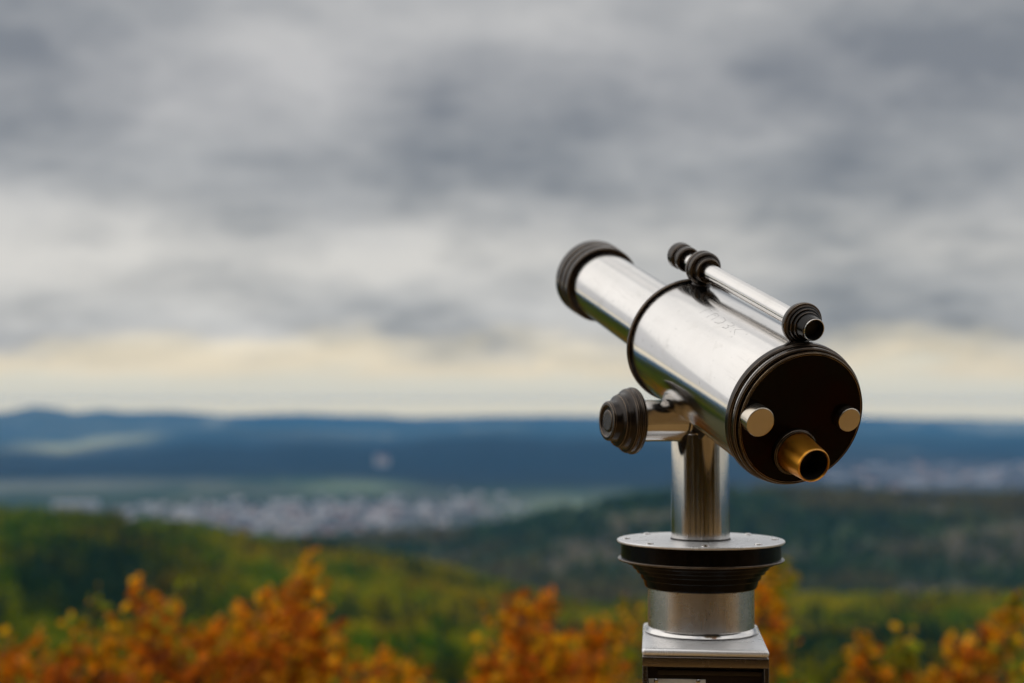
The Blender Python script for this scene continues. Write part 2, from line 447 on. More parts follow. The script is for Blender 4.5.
r15_y = crest([-300, -100, 0, 70, 150, 230, 300, 360, 440, 520, 600, 700, 800, 880, 960, 1024, 1300], [430, 432, 437, 441, 433, 426, 428, 433, 429, 425, 428, 433, 434, 431, 434, 431, 430])
RK = X_([0, 3.3, 5, 9, 30, 80, 220, 420, 650, 830, 1150, 1700, 2150, 2500, 4400, 6000, 7000, 8400, 9600, 11000, 13000, 17000], float)
def zfront(r, x):
    n = len(x)
    zn = zof(near_y(x), 650.); zm = zof(mid_y(x), 1700.)
    z220 = np.full(n, -44.); zb = np.minimum(-160., zm - 25)
    K = np.stack([np.zeros(n), np.zeros(n), np.full(n, -.7), np.full(n, -2.4), np.full(n, -8.), np.full(n, -19.5), z220,
                  .5 * (z220 + zn) - 4, zn, zn - 42, zb, zm, np.minimum(zm - 30, -195), np.full(n, -228.), np.full(n, -226.),
                  zof(r1_y(x), 6000.), np.full(n, -218.), zof(r15_y(x), 8400.), np.full(n, -212.), zof(r2_y(x), 11000.), np.full(n, -190.), np.full(n, -232.)])
    idx = np.clip(np.searchsorted(RK, r) - 1, 0, len(RK) - 2)
    t = np.clip((r - RK[idx]) / (RK[idx+1] - RK[idx]), 0, 1)
    # smooth (monotone cubic through the control heights)
    col = np.arange(n)
    s = (K[1:] - K[:-1]) / (RK[1:] - RK[:-1])[:, None]
    mm = np.zeros_like(K)
    p = s[:-1] * s[1:]
    mm[1:-1] = np.where(p > 0, 2 * p / (s[:-1] + s[1:] + 1e-12 * np.sign(s[:-1] + s[1:] + 1e-30)), 0)
    hseg = RK[idx+1] - RK[idx]
    a, b = K[idx, col], K[idx+1, col]; ma, mb = mm[idx, col] * hseg, mm[idx+1, col] * hseg
    return (2*t**3-3*t**2+1)*a + (t**3-2*t**2+t)*ma + (-2*t**3+3*t**2)*b + (t**3-t**2)*mb
def pix(az): return np.clip(512 + F * np.tan(np.clip(az, -1.2, 1.2)), -300, 1300)
def ground_z(X, Y):
    X = np.atleast_1d(X).astype(float); Y = np.atleast_1d(Y).astype(float)
    r = np.hypot(X, Y); az = np.arctan2(X, Y)
    zf = zfront(r, pix(az))
    back = -np.clip(r - 22, 0, 1500) * .13
    w = sst(-.15, .45, np.cos(az))
    z = zf * w + back * (1 - w)
    amp = np.clip((r - 6) / 2500, 0, 1) * 22 + np.clip((r - 4) / 60, 0, 1) * .8
    sc = np.clip(r / 9, 3, 420)
    flat = 1 - .85 * sst(2200, 2600, r) * (1 - sst(4300, 5000, r))
    z = z + flat * amp * (fbm(X / 260 + 31, Y / 260 + 77, 3, 4) - .5) * sst(60, 900, r)
    return z

az_f = np.radians(np.arange(-30, 30.01, .14)); az_b = np.radians(np.arange(33, 328, 3.0))
AZ = np.concatenate([az_f, az_b]); NA = len(AZ)
RR = np.concatenate([np.linspace(.4, 9, 26), np.geomspace(9.6, 12400, 330)]); NR = len(RR)
gx = RR[:, None] * np.sin(AZ)[None]; gy = RR[:, None] * np.cos(AZ)[None]
gz = ground_z(gx.ravel(), gy.ravel())
V = np.concatenate([np.stack([gx.ravel(), gy.ravel(), gz], 1), [[0, 0, 0]]])
ii, jj = np.meshgrid(np.arange(NR - 1), np.arange(NA), indexing='ij')
j2 = (jj + 1) % NA
Q = np.stack([ii*NA+jj, (ii+1)*NA+jj, (ii+1)*NA+j2, ii*NA+j2], -1).reshape(-1, 4)
faces = [tuple(q) for q in Q.tolist()] + [(NR*NA, k, (k+1) % NA) for k in range(NA)]
me = bpy.data.meshes.new('ground'); me.from_pydata(V.tolist(), [], faces); me.update()

# land cover: surface colours by place, far ridges tinted for haze
def cover(X, Y):
    r = np.hypot(X, Y); x = 512 + F * X / np.maximum(Y, 1e-3)
    n1 = fbm(X / 90, Y / 90, 9); n2 = fbm(X / 420, Y / 420, 21); n3 = fbm(X / 1100, Y / 1100, 40)
    forest = X_([.016, .032, .012]); olive = X_([.070, .085, .012]); brown = X_([.072, .056, .034])
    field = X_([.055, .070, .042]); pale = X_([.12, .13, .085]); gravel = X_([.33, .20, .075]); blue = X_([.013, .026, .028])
    def mixc(c, d, w): return c * (1 - w[:, None]) + d * w[:, None]
    c = np.repeat(gravel[None], len(X), 0) * (.75 + .5 * fbm(X * 3, Y * 3, 2)[:, None])
    c = mixc(c, X_([.05, .06, .018]), sst(3.2, 5, r) * (Y > 0))
    c = mixc(c, X_([.07, .065, .025]), sst(14, 30, r))
    # wooded near shelf
    c = mixc(c, forest * .9 + olive * .25, sst(150, 230, r))
    # mid ridge: dark wood with brownish clearings
    w = sst(780, 900, r)
    mid = mixc(np.repeat((forest * 2.2 + X_([.02, .008, 0]))[None], len(X), 0), brown, sst(.52, .64, n1) * .85)
    c = mixc(c, mid, w)
    # valley: mosaic of meadows, fields and woods
    w = sst(1950, 2250, r)
    val = mixc(np.repeat((forest * 1.5)[None], len(X), 0), field, sst(.42, .55, n2))
    val = mixc(val, pale, sst(.60, .68, fbm(X / 200 + 9, Y / 330, 51)) * .7)
    val = mixc(val, np.repeat((forest * 1.6)[None], len(X), 0), sst(560, 680, x) * .75)
    c = mixc(c, val, w)
    # far ridges: haze blue and paling with distance painted into the colour
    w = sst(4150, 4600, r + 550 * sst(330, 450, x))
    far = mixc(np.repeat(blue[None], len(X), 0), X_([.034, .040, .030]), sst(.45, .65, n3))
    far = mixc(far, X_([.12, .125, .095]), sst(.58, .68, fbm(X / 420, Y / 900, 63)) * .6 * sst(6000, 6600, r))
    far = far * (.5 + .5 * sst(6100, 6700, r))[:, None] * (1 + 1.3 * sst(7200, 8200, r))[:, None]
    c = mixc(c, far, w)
    # pale meadows on the ridge at the left, and field strip at the foot of the ridge
    m = np.exp(-((x - 315) / 190) ** 2) * np.exp(-(((r - 2860 - (x - 300) * .9) / 380) ** 2))
    c = mixc(c, X_([.085, .085, .09]), np.clip(m * 1.2, 0, .8) * (Y > 0))
    m = np.exp(-((x - 960) / 120) ** 2) * np.exp(-(((r - 4700) / 800) ** 2))
    c = mixc(c, X_([.14, .135, .145]), np.clip(m, 0, .6) * (Y > 0))
    m = np.exp(-(((x - 90) / 60) ** 2)) * np.exp(-(((r - 7900 - (x - 90) * 11 - 250 * np.sin(x / 14)) / 700) ** 2))
    c = mixc(c, X_([.36, .36, .20]), np.clip(m * 1.6, 0, .95) * (Y > 0))
    m = np.exp(-(((x - 40) / 130) ** 2)) * np.exp(-(((r - 4100) / 260) ** 2))
    c = mixc(c, X_([.13, .14, .105]), np.clip(m * 1.3, 0, .9) * (Y > 0))
    m = np.exp(-(((x - 570) / 60) ** 2)) * np.exp(-(((r - 3000) / 420) ** 2))
    c = mixc(c, X_([.15, .19, .11]), np.clip(m * 1.2, 0, .8) * (Y > 0))
    m = np.exp(-(((x - 350) / 50) ** 2)) * np.exp(-(((r - 3850) / 260) ** 2))
    c = mixc(c, X_([.13, .17, .09]), np.clip(m * 1.2, 0, .8) * (Y > 0))
    return c
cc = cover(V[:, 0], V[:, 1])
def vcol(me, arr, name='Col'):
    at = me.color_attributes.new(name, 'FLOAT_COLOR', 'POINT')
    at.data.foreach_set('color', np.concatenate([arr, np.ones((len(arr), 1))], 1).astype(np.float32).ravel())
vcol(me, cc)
me.polygons.foreach_set('use_smooth', [True] * len(me.polygons))
m, nt, out = material('land')
col = nt.new('ShaderNodeAttribute', attribute_name='Col').outputs['Color']
pos = nt.new('ShaderNodeNewGeometry').outputs['Position']
v1 = nt.maprange(nt.noise(pos, .011, 6, .65), .3, .7, .55, 1.45)
v2 = nt.maprange(nt.noise(pos, 7.0, 5, .7), .3, .7, .7, 1.3)
col = nt.mix(1.0, col, nt.comb(v1, v1, v1), 'MULTIPLY'); col = nt.mix(1.0, col, nt.comb(v2, v2, v2), 'MULTIPLY')
b = principled(nt, out, **{'Base Color': col, 'Roughness': .95, 'Specular IOR Level': .1})
bp = nt.new('ShaderNodeBump'); bp.inputs['Strength'].default_value = .6; bp.inputs['Distance'].default_value = .01
nt.l.new(nt.noise(pos, 60.0, 4, .7), bp.inputs['Height']); nt.l.new(bp.outputs[0], b.inputs['Normal'])
me.materials.append(m)
tag(link('ground', me), kind='structure')

# ------------------------------------------------------------------ leaves
def leaf_material(name, transl=.35, spec=.08):
    m, nt, out = material(name)
    col = nt.new('ShaderNodeAttribute', attribute_name='Col').outputs['Color']
    b = nt.new('ShaderNodeBsdfPrincipled'); nt.l.new(col, b.inputs['Base Color'])
    b.inputs['Roughness'].default_value = .5; b.inputs['Specular IOR Level'].default_value = spec
    t = nt.new('ShaderNodeBsdfTranslucent'); nt.l.new(col, t.inputs[0])
    mx = nt.new('ShaderNodeMixShader'); mx.inputs[0].default_value = transl
    nt.l.new(b.outputs[0], mx.inputs[1]); nt.l.new(t.outputs[0], mx.inputs[2]); nt.l.new(mx.outputs[0], out.inputs[0])
    return m
LEAF = leaf_material('autumn leaves', .40)
CANOPY = leaf_material('tree canopy', .25, .0)
def bark():
    m, nt, out = material('bark')
    pos = nt.new('ShaderNodeTexCoord').outputs['Object']
    principled(nt, out, **{'Base Color': nt.mix(nt.noise(pos, 30.0, 6, .7), C4(.03, .02, .014), C4(.10, .07, .05)), 'Roughness': .9})
    return m
BARK = bark()

def quads(name, P, S, colr, mat, parent=None, aspect=.62, sub=None, shape='quad', nrm=None):
    """many leaf faces: P centres (n,3), S sizes (n,), colr (n,3)"""
    n = len(P)
    a = rng.normal(size=(n, 3)); a /= np.linalg.norm(a, axis=1)[:, None]
    if nrm is None: nn = rng.normal(size=(n, 3))
    else: nn = nrm + rng.normal(size=(n, 3)) * .55
    b = np.cross(nn, a); b /= np.linalg.norm(b, axis=1)[:, None] + 1e-9
    nn = np.cross(a, b)
    S = S[:, None]
    if shape == 'leaf':   # six cornered leaf, folded along its rib
        rib = -nn * .10 * S
        pts = [a * .55 * S, a * .18 * S + b * .36 * S * aspect * 1.6 + rib * -1, a * -.28 * S + b * .30 * S * aspect * 1.6 + rib * -1,
               a * -.55 * S, a * -.28 * S - b * .30 * S * aspect * 1.6 + rib * -1, a * .18 * S - b * .36 * S * aspect * 1.6 + rib * -1]
        k = 6
    else:
        pts = [a * .5 * S, b * .5 * S * aspect, -a * .5 * S, -b * .5 * S * aspect]; k = 4
    V = np.stack([P + q for q in pts], 1).reshape(-1, 3)
    if sub is not None: V = V - np.array(sub)
    me = bpy.data.meshes.new(name)
    me.vertices.add(n * k); me.vertices.foreach_set('co', V.astype(np.float32).ravel())
    if k == 6:
        base = np.arange(n)[:, None] * 6
        idx = np.concatenate([base + X_([[0, 1, 2, 3]]), base + X_([[0, 3, 4, 5]])], 1).reshape(-1).astype(np.int32); nf = n * 2
    else:
        idx = np.arange(n * 4, dtype=np.int32); nf = n
    me.loops.add(len(idx)); me.loops.foreach_set('vertex_index', idx)
    me.polygons.add(nf); me.polygons.foreach_set('loop_start', np.arange(nf, dtype=np.int32) * 4)
    me.update(calc_edges=True)
    vcol(me, np.repeat(colr, k, 0))
    me.materials.append(mat)
    return link(name, me, parent)

# ------------------------------------------------------------------ woods on the slopes (one mass each)
def crowns(name, X, Y, hgt, wid, colr, conif, nq, size):
    n = len(X); Z = ground_z(X, Y)
    nq_t = nq
    T = np.repeat(np.arange(n), nq_t); N = len(T)
    d = rng.normal(size=(N, 3)); d /= np.linalg.norm(d, axis=1)[:, None]
    lump = .72 + .40 * vnoise(d[:, 0] * 2.2 + T * 3.7, d[:, 1] * 2.2 + d[:, 2] * 2.5, 5)
    rad = lump * rng.uniform(.72, 1.0, N)
    P = np.stack([X[T] + d[:, 0] * rad * wid[T], Y[T] + d[:, 1] * rad * wid[T], Z[T] + hgt[T] * (.56 + .44 * d[:, 2] * rad)], 1)
    # conifers: leaves on a cone
    t = rng.uniform(0, 1, N) ** 1.4; ph = rng.uniform(0, 6.283, N); rr = (1 - t) * wid[T] * .62 * rng.uniform(.6, 1.0, N)
    Pc = np.stack([X[T] + np.cos(ph) * rr, Y[T] + np.sin(ph) * rr, Z[T] + hgt[T] * 1.25 * (.08 + .92 * t)], 1)
    cf = conif[T]
    P = np.where(cf[:, None], Pc, P)
    nrm = np.where(cf[:, None], np.stack([np.cos(ph), np.sin(ph), .5 + 0 * ph], 1), d)
    c = colr[T] * rng.uniform(.65, 1.4, N)[:, None]
    S = size[T] * rng.uniform(.7, 1.3, N) * np.where(cf, .8, 1)
    return tag(quads(name, P, S, c, CANOPY, aspect=.8, nrm=nrm * 1.2), kind='stuff')
def scatter(r0, r1, a0, a1, sp):
    n = int(.5 * math.radians(a1 - a0) * (r1**2 - r0**2) / sp**2)
    r = np.sqrt(rng.uniform(r0**2, r1**2, n)); a = np.radians(rng.uniform(a0, a1, n))
    return r * np.sin(a), r * np.cos(a)
X, Y = scatter(205, 690, -52, 48, 5.0)
r = np.hypot(X, Y); x = 512 + F * X / Y; n = len(X)
zz = ground_z(X, Y); yy = 402 + F * (H - zz) / r
nz = fbm(X / 45, Y / 45, 71); nz2 = fbm(X / 20, Y / 20, 81)
dark = np.clip(np.exp(-((x - 100) / 85) ** 2 - ((yy - 585) / 36) ** 2) * 1.5 + np.exp(-((x - 900) / 110) ** 2 - ((yy - 655) / 18) ** 2) * 1.2 + sst(.52, .64, nz) * .55, 0, 1)
conif = rng.uniform(0, 1, n) < dark * .8
ol = X_([.20, .22, .004]); gr = X_([.060, .145, .006]); ye = X_([.36, .29, .005]); br_ = X_([.24, .13, .012]); dk = X_([.022, .052, .026])
w = sst(.38, .62, nz2)[:, None]
colr = gr * (1 - w) + ol * w
w = (sst(.48, .66, fbm(X / 30 + 5, Y / 30, 91)) * (.15 + .75 * sst(150, 300, x)))[:, None]
colr = colr * (1 - w) + ye * w
w = (sst(.62, .75, fbm(X / 26 + 55, Y / 26, 95)) * .6)[:, None]
colr = colr * (1 - w) + br_ * w
colr = np.where(conif[:, None], dk, colr * (1 - .6 * dark[:, None]))
colr = colr * rng.uniform(.68, 1.25, n)[:, None]
crowns('near_forest', X, Y, rng.uniform(5, 9.5, n), rng.uniform(2.6, 4.2, n), colr, conif, 60, np.full(n, 1.25))
X, Y = scatter(1080, 1800, -45, 45, 9.5)
x = 512 + F * X / Y; n1 = fbm(X / 90, Y / 90, 9)
keep = rng.uniform(0, 1, len(X)) > sst(.54, .66, n1) * .85
X, Y = X[keep], Y[keep]; n = len(X)
nz = fbm(X / 130, Y / 130, 33)[:, None]; conif = rng.uniform(0, 1, n) < .45
w = sst(.4, .65, nz)
colr = (X_([.044, .078, .022]) * (1 - w) + X_([.14, .115, .034]) * w) * rng.uniform(.5, 1.5, n)[:, None]
crowns('distant_forest', X, Y, rng.uniform(8, 14, n), rng.uniform(4.5, 6.5, n), colr, conif, 26, np.full(n, 3.6))

# ------------------------------------------------------------------ towns in the valley
def house_material(name, c):
    m, nt, out = material(name)
    pos = nt.new('ShaderNodeTexCoord').outputs['Object']
    principled(nt, out, **{'Base Color': nt.mix(nt.noise(pos, .6, 4), c, C4(c[0]*.75, c[1]*.75, c[2]*.75)), 'Roughness': .85})
    return m
WALLS = [house_material('white render', C4(.64, .64, .64)), house_material('cream render', C4(.58, .54, .50)), house_material('pale grey render', C4(.46, .47, .50))]
ROOFS = [house_material('slate roof', C4(.10, .10, .12)), house_material('brown tile roof', C4(.28, .11, .075)), house_material('light roof', C4(.46, .44, .45))]
PANE = paint('window glass', C4(.05, .06, .07), .2)
def house_mesh(w, d, hh, rh, wall, roof):
    mb = MB()
    mb.v += [Vector(p) for p in ((-w,-d,-3),(w,-d,-3),(w,d,-3),(-w,d,-3),(-w,-d,hh),(w,-d,hh),(w,d,hh),(-w,d,hh),(-w,0,hh+rh),(w,0,hh+rh))]
    for f in ((0,1,5,4),(1,2,6,9,5),(2,3,7,6),(3,0,4,8,7)): mb.face(f)
    nw = len(mb.f)
    e = .5
    st = len(mb.v)
    mb.v += [Vector(p) for p in ((-w-e,-d-e,hh-e*rh/d),(w+e,-d-e,hh-e*rh/d),(w+e,0,hh+rh+.15),(-w-e,0,hh+rh+.15),(w+e,d+e,hh-e*rh/d),(-w-e,d+e,hh-e*rh/d))]
    mb.face((st, st+1, st+2, st+3)); mb.face((st+2, st+4, st+5, st+3))
    nr = len(mb.f)
    for side in (-1, 1):
        for k in range(int(w // 1.6)):
            for fl in range(max(1, int(hh // 2.8))):
                xx = -w + 1.4 + k * 3.0; z0 = .9 + fl * 2.8
                if xx + 1.2 > w: continue
                i = len(mb.v); yv = side * (d + .03)
                mb.v += [Vector(p) for p in ((xx, yv, z0), (xx+1.1, yv, z0), (xx+1.1, yv, z0+1.3), (xx, yv, z0+1.3))]
                mb.face((i, i+1, i+2, i+3))
    me = bpy.data.meshes.new('house')
    me.from_pydata([tuple(v) for v in mb.v], [], mb.f)
    for mm in (wall, roof, PANE): me.materials.append(mm)
    me.polygons.foreach_set('material_index', [0]*nw + [1]*(nr-nw) + [2]*(len(mb.f)-nr))
    return me
protos = [house_mesh(6.5, 5, 6, 3.6, WALLS[0], ROOFS[0]), house_mesh(7, 5.2, 6.4, 3.8, WALLS[0], ROOFS[1]), house_mesh(9, 6, 8.5, 3.2, WALLS[1], ROOFS[2]),
          house_mesh(6, 5, 5.6, 3.9, WALLS[2], ROOFS[0]), house_mesh(13, 7, 9.5, 2.4, WALLS[0], ROOFS[2])]
big = [house_mesh(22, 10, 10, 2.5, WALLS[2], ROOFS[0]), house_mesh(15, 9, 10, 3.5, WALLS[1], ROOFS[1]), house_mesh(30, 14, 9, 2.0, WALLS[2], ROOFS[2])]
def place(me, X, Y, rz, label, cat, group, name='house', s=1.0):
    o = link(name, me); o.location = (X, Y, float(ground_z(X, Y)[0])); o.rotation_euler = (0, 0, rz); o.scale = (s, s, s)
    return tag(o, label, cat, group)
cnt = 0
def sample(xlo, xhi, rlo, rhi, dens):
    while True:
        x = rnd.uniform(xlo, xhi); r = math.sqrt(rnd.uniform(rlo**2, rhi**2))
        a = math.atan((x - 512) / F)
        if rnd.random() < dens(x, r): return r * math.sin(a), r * math.cos(a)
def dens_left(x, r):
    rmid = 2860 + (x - 300) * .9
    return math.exp(-((x - 300) / 180) ** 2) * math.exp(-((r - rmid) / 330) ** 2)
taken = []
while cnt < 235:
    X, Y = sample(60, 525, 2400, 3700, dens_left)
    if any((X-a)**2 + (Y-b)**2 < 17**2 for a, b in taken): continue
    taken.append((X, Y)); cnt += 1
    place(rnd.choices(protos, (3, 3, 3, 2, 2))[0], X, Y, rnd.uniform(-.5, .5) + (0 if rnd.random() < .7 else 1.57),
          'pale house in the blurred valley town beyond the green slope left of the telescope', 'house', 'houses of the valley town')
cnt = 0
def dens_right(x, r): return math.exp(-((x - 960) / 110) ** 2) * math.exp(-((r - 4700) / 700) ** 2)
while cnt < 36:
    X, Y = sample(820, 1100, 3600, 6000, dens_right)
    if any((X-a)**2 + (Y-b)**2 < 50**2 for a, b in taken): continue
    taken.append((X, Y)); cnt += 1
    place(rnd.choice(big), X, Y, rnd.uniform(-.4, .4), 'hazy pale building of the distant town on the plain right of the telescope', 'building', 'buildings of the distant town', 'town_building')
# pale hall on the edge of the town at the left
a = math.atan((78 - 512) / F); place(big[2], 3200 * math.sin(a), 3200 * math.cos(a), .1, 'long pale hall alone at the left edge of the valley town', 'building', None, 'hall', 1.5)
# castle on the wooded ridge
a = math.atan((383 - 512) / F); rc = 4950.
cx_, cy_ = rc * math.sin(a), rc * math.cos(a)
castle = empty('castle', (cx_, cy_, float(ground_z(cx_, cy_)[0]) - 1))
tag(castle, 'pale castle standing alone on the dark blue wooded ridge', 'castle')
mb = MB(); mb.box((0, 0, 12), (20, 0, 0), (0, 11, 0), (0, 0, 13)); mb.build('main_wing', WALLS[1], castle, smooth=0)
mb = MB(); mb.lathe((-19, -8, 0), UP, [(0, 7), (34, 7), (34, 7.6), (37, 7.6)], 24); mb.build('tower', WALLS[1], castle)
mb = MB(); mb.lathe((-19, -8, 0), UP, [(37, 8.2), (50, 0)], 24); mb.build('tower_roof', ROOFS[0], castle)
mb = MB(); mb.lathe((18, -8, 0), UP, [(0, 6), (28, 6)], 24); mb.build('tower', WALLS[1], castle)
mb = MB(); mb.lathe((18, -8, 0), UP, [(28, 7), (38, 0)], 24); mb.build('tower_roof', ROOFS[0], castle)
mb = MB()
mb.v += [Vector(p) for p in ((-21,-12,25),(21,-12,25),(21,0,35),(-21,0,35),(21,12,25),(-21,12,25))]
for f in ((0,1,2,3),(2,4,5,3),(1,4,2),(0,3,5)): mb.face(f)
mb.build('roof', ROOFS[1], castle, smooth=0)

# ------------------------------------------------------------------ autumn shrubs in front
CP, SP = math.cos(PITCH), math.sin(PITCH)
def at(x, y, d):
    """point seen at pixel (x, y) from the viewpoint, d metres away"""
    X = (x - 512) / F * d; q = -(y - 341.5) / F * d
    return Vector((X, d * CP - q * SP, H + d * SP + q * CP))
ORANGE = X_([.80, .245, .006]); RUST = X_([.36, .070, .006]); YEL = X_([.84, .43, .010]); GRN = X_([.25, .29, .015]); DKG = X_([.06, .10, .015])
def shrub(label, root_px, d, tips, airy=1.0):
    """tips: (x, y, density, hue) with hue 0 orange .. 1 yellow .. 2 green"""
    d *= 1.55
    base = at(root_px, 700, d); bz = float(ground_z(base.x, base.y)[0])
    base = Vector((base.x, base.y, bz))
    t = empty('autumn_shrub', base); tag(t, label, 'shrub', 'autumn shrubs below the terrace')
    P, S, Cc = [], [], []
    def leaf(p, hue, k, spread):
        for _ in range(k):
            q = p + Vector((rnd.gauss(0, spread), rnd.gauss(0, spread), rnd.gauss(0, spread)))
            hh = hue + rnd.gauss(0, .18)
            c = ORANGE if hh < .45 else YEL if hh < 1.25 else GRN
            c = c * .6 + (RUST if rnd.random() < .4 else c) * .4
            if hh < 0 : c = RUST * .8 + ORANGE * .2
            P.append(tuple(q)); S.append(rnd.uniform(.036, .060)); Cc.append(c * rnd.uniform(.45, 1.42))
    for i, (tx, ty, den, hue) in enumerate(tips):
        dd = d + rnd.uniform(-.6, .6)
        tip = at(tx, ty, dd)
        b0 = base + Vector((rnd.uniform(-.06, .06), rnd.uniform(-.06, .06), 0))
        n = 14; pts = []
        ctrl = b0.lerp(tip, .5) + Vector(((tip.x - b0.x) * -.28 + rnd.uniform(-.06, .06), rnd.uniform(-.08, .08), .10))
        for k in range(n + 1):
            u = k / n
            p = b0 * (1-u)**2 + ctrl * 2*u*(1-u) + tip * u*u
            pts.append(p + Vector((rnd.gauss(0, .008), rnd.gauss(0, .008), 0)) * (0 if k in (0,) else 1))
        br_mb = MB().tube(pts, [.012 * (1 - .82 * k / n) + .0016 for k in range(n + 1)], 7)
        L = (tip - b0).length
        for k in range(n * 4):
            u = 1 - (k / (n * 4)) * min(.85, (.95 if airy == 1 else .30) / L)
            f = u * n; a = int(min(n - 1, f)); p = pts[a].lerp(pts[a+1], f - a)
            g = (1 - u) * L
            sp = .010 + (.085 if airy == 1 else .060) * min(1, g / .40)
            q = p + Vector((rnd.gauss(0, sp), rnd.gauss(0, sp), rnd.gauss(0, sp * .8)))
            br_mb.tube([p, p.lerp(q, .6) + Vector((0, 0, .01)), q], [.0035, .0026, .0012], 5)
            leaf(q, hue + rnd.gauss(-.10 if g > .2 else .15, .5), max(1, int(den * 1.75 * airy * rnd.uniform(.4, 1.6) * (1 + 2.4 * min(1, g / .35)))), .022 + .03 * min(1, g / .3))
        br_mb.build('branch', BARK, t, base)
    o = quads('foliage', X_(P), X_(S), X_(Cc), LEAF, t, aspect=.7, sub=base, shape='leaf')
    return t
shrub('dense orange shrub at the far left lower corner', 20, 4.7, [(-40, 640, 1.6, .1), (8, 640, 1.8, .2), (42, 625, 1.2, .5), (72, 640, 1.8, .1), (100, 592, .55, 1.6), (112, 632, 1.7, .2), (60, 665, 1.6, .0), (-10, 668, 1.6, .3)])
shrub('orange shrub with a blunt upright tip left of the tallest shrub', 175, 4.5, [(143, 580, 1.1, .3), (152, 605, 1.7, .1), (176, 600, 1.7, .3), (135, 640, 1.7, .2), (205, 640, 1.6, .3), (184, 580, .3, 1.6), (165, 655, 1.7, 0), (215, 622, 1.3, .2)])
shrub('tallest orange shrub with one thin branch rising highest', 275, 4.6, [(312, 545, .8, .25), (306, 575, 1.5, .1), (268, 588, 1.4, .5), (278, 610, 1.7, .2), (240, 605, 1.5, .2), (318, 620, 1.6, .1), (338, 628, 1.3, .2), (250, 650, 1.7, .1), (296, 655, 1.7, .2), (230, 640, 1.4, .3), (345, 665, 1.0, .4)])
shrub('low orange shrub showing only its tops between two taller ones', 395, 4.4, [(386, 654, 1.3, .6), (400, 662, 1.3, .4), (428, 676, 1.0, .7), (362, 668, .9, .4)])
shrub('bushy orange shrub just left of the telescope with a leaning arm', 545, 4.5, [(508, 602, 1.6, .2), (520, 600, 1.5, .5), (548, 598, 1.4, .1), (492, 645, 1.4, .4), (478, 655, 1.2, .5), (530, 640, 1.7, 0), (562, 645, 1.4, .5), (598, 622, 1.5, .1), (622, 606, 1.3, .8), (638, 600, .8, 1.1), (575, 668, 1.5, .1), (500, 668, 1.5, .2)])
shrub('narrow yellow and orange shrub half hidden behind the telescope stand', 745, 4.3, [(773, 556, .4, 1.6), (779, 566, .4, 1.5), (768, 582, .9, .5), (769, 600, 1.0, .3), (760, 598, .8, .3), (762, 616, .7, .3)], .55)
shrub('orange and green shrub at the right with an airy top', 880, 4.4, [(863, 634, .7, .7), (868, 645, 1.1, .3), (860, 655, 1.1, .2), (904, 630, .45, 1.9), (908, 645, .7, 1.7), (898, 660, .8, 1.4), (880, 668, 1.2, .5), (892, 676, 1.2, .4), (912, 672, 1.1, .6), (925, 678, .9, .5), (856, 672, 1.0, .4)], .36)
shrub('orange shrub at the far right with its branch tip standing free', 965, 4.6, [(1012, 596, .5, 1.2), (1008, 606, 1.0, .6), (1000, 620, 1.2, .3), (984, 630, 1.2, .3), (968, 638, 1.1, .4), (955, 645, .9, .4), (978, 645, .8, .2), (935, 674, 1.0, .4), (950, 670, 1.2, .3), (970, 672, 1.3, .4), (985, 678, 1.0, .5)], .36)

# ------------------------------------------------------------------ unseen trees added behind the viewpoint to darken and stripe the metal's reflections
def added_tree(X, Y, hh, label):
    z = float(ground_z(X, Y)[0]); t = empty('tree', (X, Y, z)); tag(t, label, 'tree', 'trees added behind the viewpoint')
    pts = [Vector((X + .12 * math.sin(k), Y + .1 * math.cos(k * 1.3), z - .1 + hh * .75 * k / 8)) for k in range(9)]
    tr = MB().tube(pts, [.22 * (1 - .09 * k) for k in range(9)], 12)
    P = []
    for b in range(22):
        s0 = pts[2 + b % 7]; an = rnd.uniform(0, 6.28); ln = rnd.uniform(1.2, 2.6)
        e = s0 + Vector((math.cos(an) * ln, math.sin(an) * ln, rnd.uniform(.6, 1.8)))
        tr.tube([s0, s0.lerp(e, .5) + Vector((0, 0, .15)), e], [.07, .05, .015], 6)
        for _ in range(170):
            q = s0.lerp(e, rnd.uniform(.35, 1.1)) + Vector((rnd.gauss(0, .45), rnd.gauss(0, .45), rnd.gauss(0, .4)))
            P.append(tuple(q))
    tr.build('trunk', BARK, t, Vector((X, Y, z)))
    P = X_(P); n = len(P)
    c = np.where(rng.uniform(0, 1, n)[:, None] < .5, X_([.22, .10, .012]), X_([.10, .09, .012])) * rng.uniform(.5, 1.3, n)[:, None]
    quads('crown', P, rng.uniform(.14, .24, n), c, LEAF, t, aspect=.8, sub=(X, Y, z), shape='leaf')
for X, Y, hh in ((-3.2, -5.5, 7.5), (-1.0, -7.5, 8.5), (.9, -5.0, 7.0), (3.4, -6.0, 8), (6.5, -5.2, 7.5), (-6.5, -4.6, 8), (2.0, -10, 9), (-4.6, -9, 9)):
    added_tree(X, Y, hh, 'rusty autumn tree added behind the viewpoint to darken the metal reflections')

X, Y = scatter(15, 60, 105, 255, 3.6); n = len(X)
hill = crowns('added_wood', X, Y, rng.uniform(6, 9, n), rng.uniform(1.8, 2.8, n), X_([.045, .042, .016]) * rng.uniform(.4, 1.4, n)[:, None], rng.uniform(0, 1, n) < .3, 60, np.full(n, .75))  # unseen wood added behind the viewpoint, darkens low reflections
